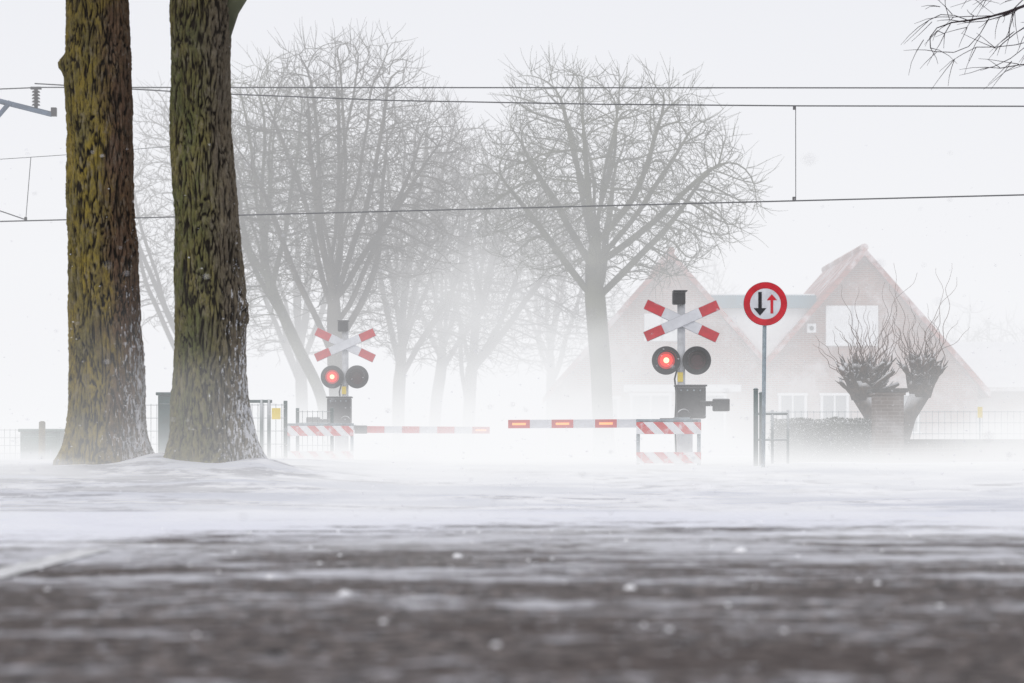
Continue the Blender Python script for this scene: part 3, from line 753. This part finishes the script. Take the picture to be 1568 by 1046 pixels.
# ---------------------------------------------------------------- airborne snow
def glowhazemat(name,dens,L):
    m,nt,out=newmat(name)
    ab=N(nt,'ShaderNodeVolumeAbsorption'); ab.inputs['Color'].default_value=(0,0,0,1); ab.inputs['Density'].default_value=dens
    em=N(nt,'ShaderNodeEmission'); em.inputs['Color'].default_value=(*L,1); em.inputs['Strength'].default_value=dens  # emission stands in for skylight scattered by the airborne snow
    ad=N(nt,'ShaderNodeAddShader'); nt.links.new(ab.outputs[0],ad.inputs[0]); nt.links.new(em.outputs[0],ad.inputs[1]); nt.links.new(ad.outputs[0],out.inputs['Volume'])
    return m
box('glowing_snow_haze',(0,119,7.4),(500,170,15.5),glowhazemat('glowing_snow_haze',.0195,(.915,.92,.945)),bevel=0)
gx=np.arange(-13,13.01,.16); gy=np.arange(6.5,34.01,.22); V=[];F=[]
def th(x,y):
    a=mn.noise(Vector((x*.45,y*.6,2)))+.6*mn.noise(Vector((x*1.2,y*2.1,5)))+.35*mn.noise(Vector((x*3.2,y*5,8)))
    e=sstep(7.5,14,y)*(1-sstep(29,34,y))*(1-sstep(10,13,abs(x)))
    return .003+e*max(0,a+.04)*(.09+.17*sstep(11,17,y))
nx=len(gx); ny=len(gy)
for y in gy:
    for x in gx: V.append((x,y,gh(x,y)+.02+th(x,y)))
for y in gy:
    for x in gx: V.append((x,y,gh(x,y)+.018))
o2=nx*ny
for j in range(ny-1):
    for i in range(nx-1):
        a=j*nx+i; F.append((a,a+1,a+nx+1,a+nx)); F.append((o2+a,o2+a+nx,o2+a+nx+1,o2+a+1))
for i in range(nx-1):
    F.append((o2+i,o2+i+1,i+1,i)); a=(ny-1)*nx+i; F.append((a,a+1,o2+a+1,o2+a))
for j in range(ny-1):
    a=j*nx; F.append((a,a+nx,o2+a+nx,o2+a)); a=j*nx+nx-1; F.append((o2+a,o2+a+nx,a+nx,a))
meshobj('glowing_spindrift',V,F,glowhazemat('glowing_spindrift',.26,(.88,.885,.92)),smooth=True)

m,nt,out=newmat('glowing_blown_snow')
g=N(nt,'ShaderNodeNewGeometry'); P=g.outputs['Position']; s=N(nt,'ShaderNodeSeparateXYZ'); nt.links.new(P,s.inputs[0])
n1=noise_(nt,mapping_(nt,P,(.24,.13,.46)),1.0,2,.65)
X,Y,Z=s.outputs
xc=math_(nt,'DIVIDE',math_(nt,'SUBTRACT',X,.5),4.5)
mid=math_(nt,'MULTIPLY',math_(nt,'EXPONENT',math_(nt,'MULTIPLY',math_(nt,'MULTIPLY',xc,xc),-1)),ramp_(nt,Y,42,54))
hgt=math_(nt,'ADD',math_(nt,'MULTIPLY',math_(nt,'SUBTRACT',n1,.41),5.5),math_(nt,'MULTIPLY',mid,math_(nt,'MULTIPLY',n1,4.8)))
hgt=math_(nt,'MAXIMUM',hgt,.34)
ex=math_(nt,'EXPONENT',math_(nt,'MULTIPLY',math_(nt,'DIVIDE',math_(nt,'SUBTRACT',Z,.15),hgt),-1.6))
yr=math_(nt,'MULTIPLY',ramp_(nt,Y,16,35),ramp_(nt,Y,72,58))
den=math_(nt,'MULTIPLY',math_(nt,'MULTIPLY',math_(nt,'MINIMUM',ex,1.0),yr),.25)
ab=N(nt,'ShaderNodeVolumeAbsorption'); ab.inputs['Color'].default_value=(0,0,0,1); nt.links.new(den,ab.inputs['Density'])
em=N(nt,'ShaderNodeEmission'); em.inputs['Color'].default_value=(.95,.955,.97,1); nt.links.new(den,em.inputs['Strength'])  # self-glow put in for the skylight blown snow would scatter
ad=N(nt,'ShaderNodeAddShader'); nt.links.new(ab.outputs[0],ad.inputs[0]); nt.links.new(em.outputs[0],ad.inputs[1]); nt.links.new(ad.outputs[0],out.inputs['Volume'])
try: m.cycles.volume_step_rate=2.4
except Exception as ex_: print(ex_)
box('glowing_blown_snow',(0,44,2.6),(32,56,5.2),m,bevel=0)

# ---------------------------------------------------------------- light
w=bpy.data.worlds.new('World'); S.world=w; w.use_nodes=True; nt=w.node_tree
bg=nt.nodes['Background']; bg.inputs['Strength'].default_value=.1
sky=N(nt,'ShaderNodeTexSky'); sky.sky_type='NISHITA'; sky.sun_disc=False; sky.sun_elevation=math.radians(38); sky.sun_rotation=math.radians(215); sky.dust_density=4
c=mix_(nt,.93,sky.outputs[0],(8.3,8.4,9.0)); nt.links.new(c,bg.inputs['Color'])
sl=bpy.data.lights.new('sun','SUN'); sl.energy=.9; sl.angle=math.radians(25); sl.color=(1,.97,.93)
so=bpy.data.objects.new('sun',sl); COL.objects.link(so)
d=Vector((.5,.6,-.62)).normalized()
so.rotation_euler=d.to_track_quat('-Z','Y').to_euler(); so.location=(-10,-10,20)
# ---------------------------------------------------------------- camera
cd=bpy.data.cameras.new('camera'); cam=bpy.data.objects.new('camera',cd); COL.objects.link(cam); S.camera=cam
cam.location=(0,0,.5); cam.rotation_euler=(math.radians(90),0,0)
cd.lens=85; cd.sensor_width=36; cd.shift_y=.102; cd.clip_end=6000; cd.clip_start=.1
cd.dof.use_dof=True; cd.dof.focus_distance=37; cd.dof.aperture_fstop=2.4
S.view_settings.view_transform='Standard'; S.view_settings.look='None'; S.view_settings.exposure=0
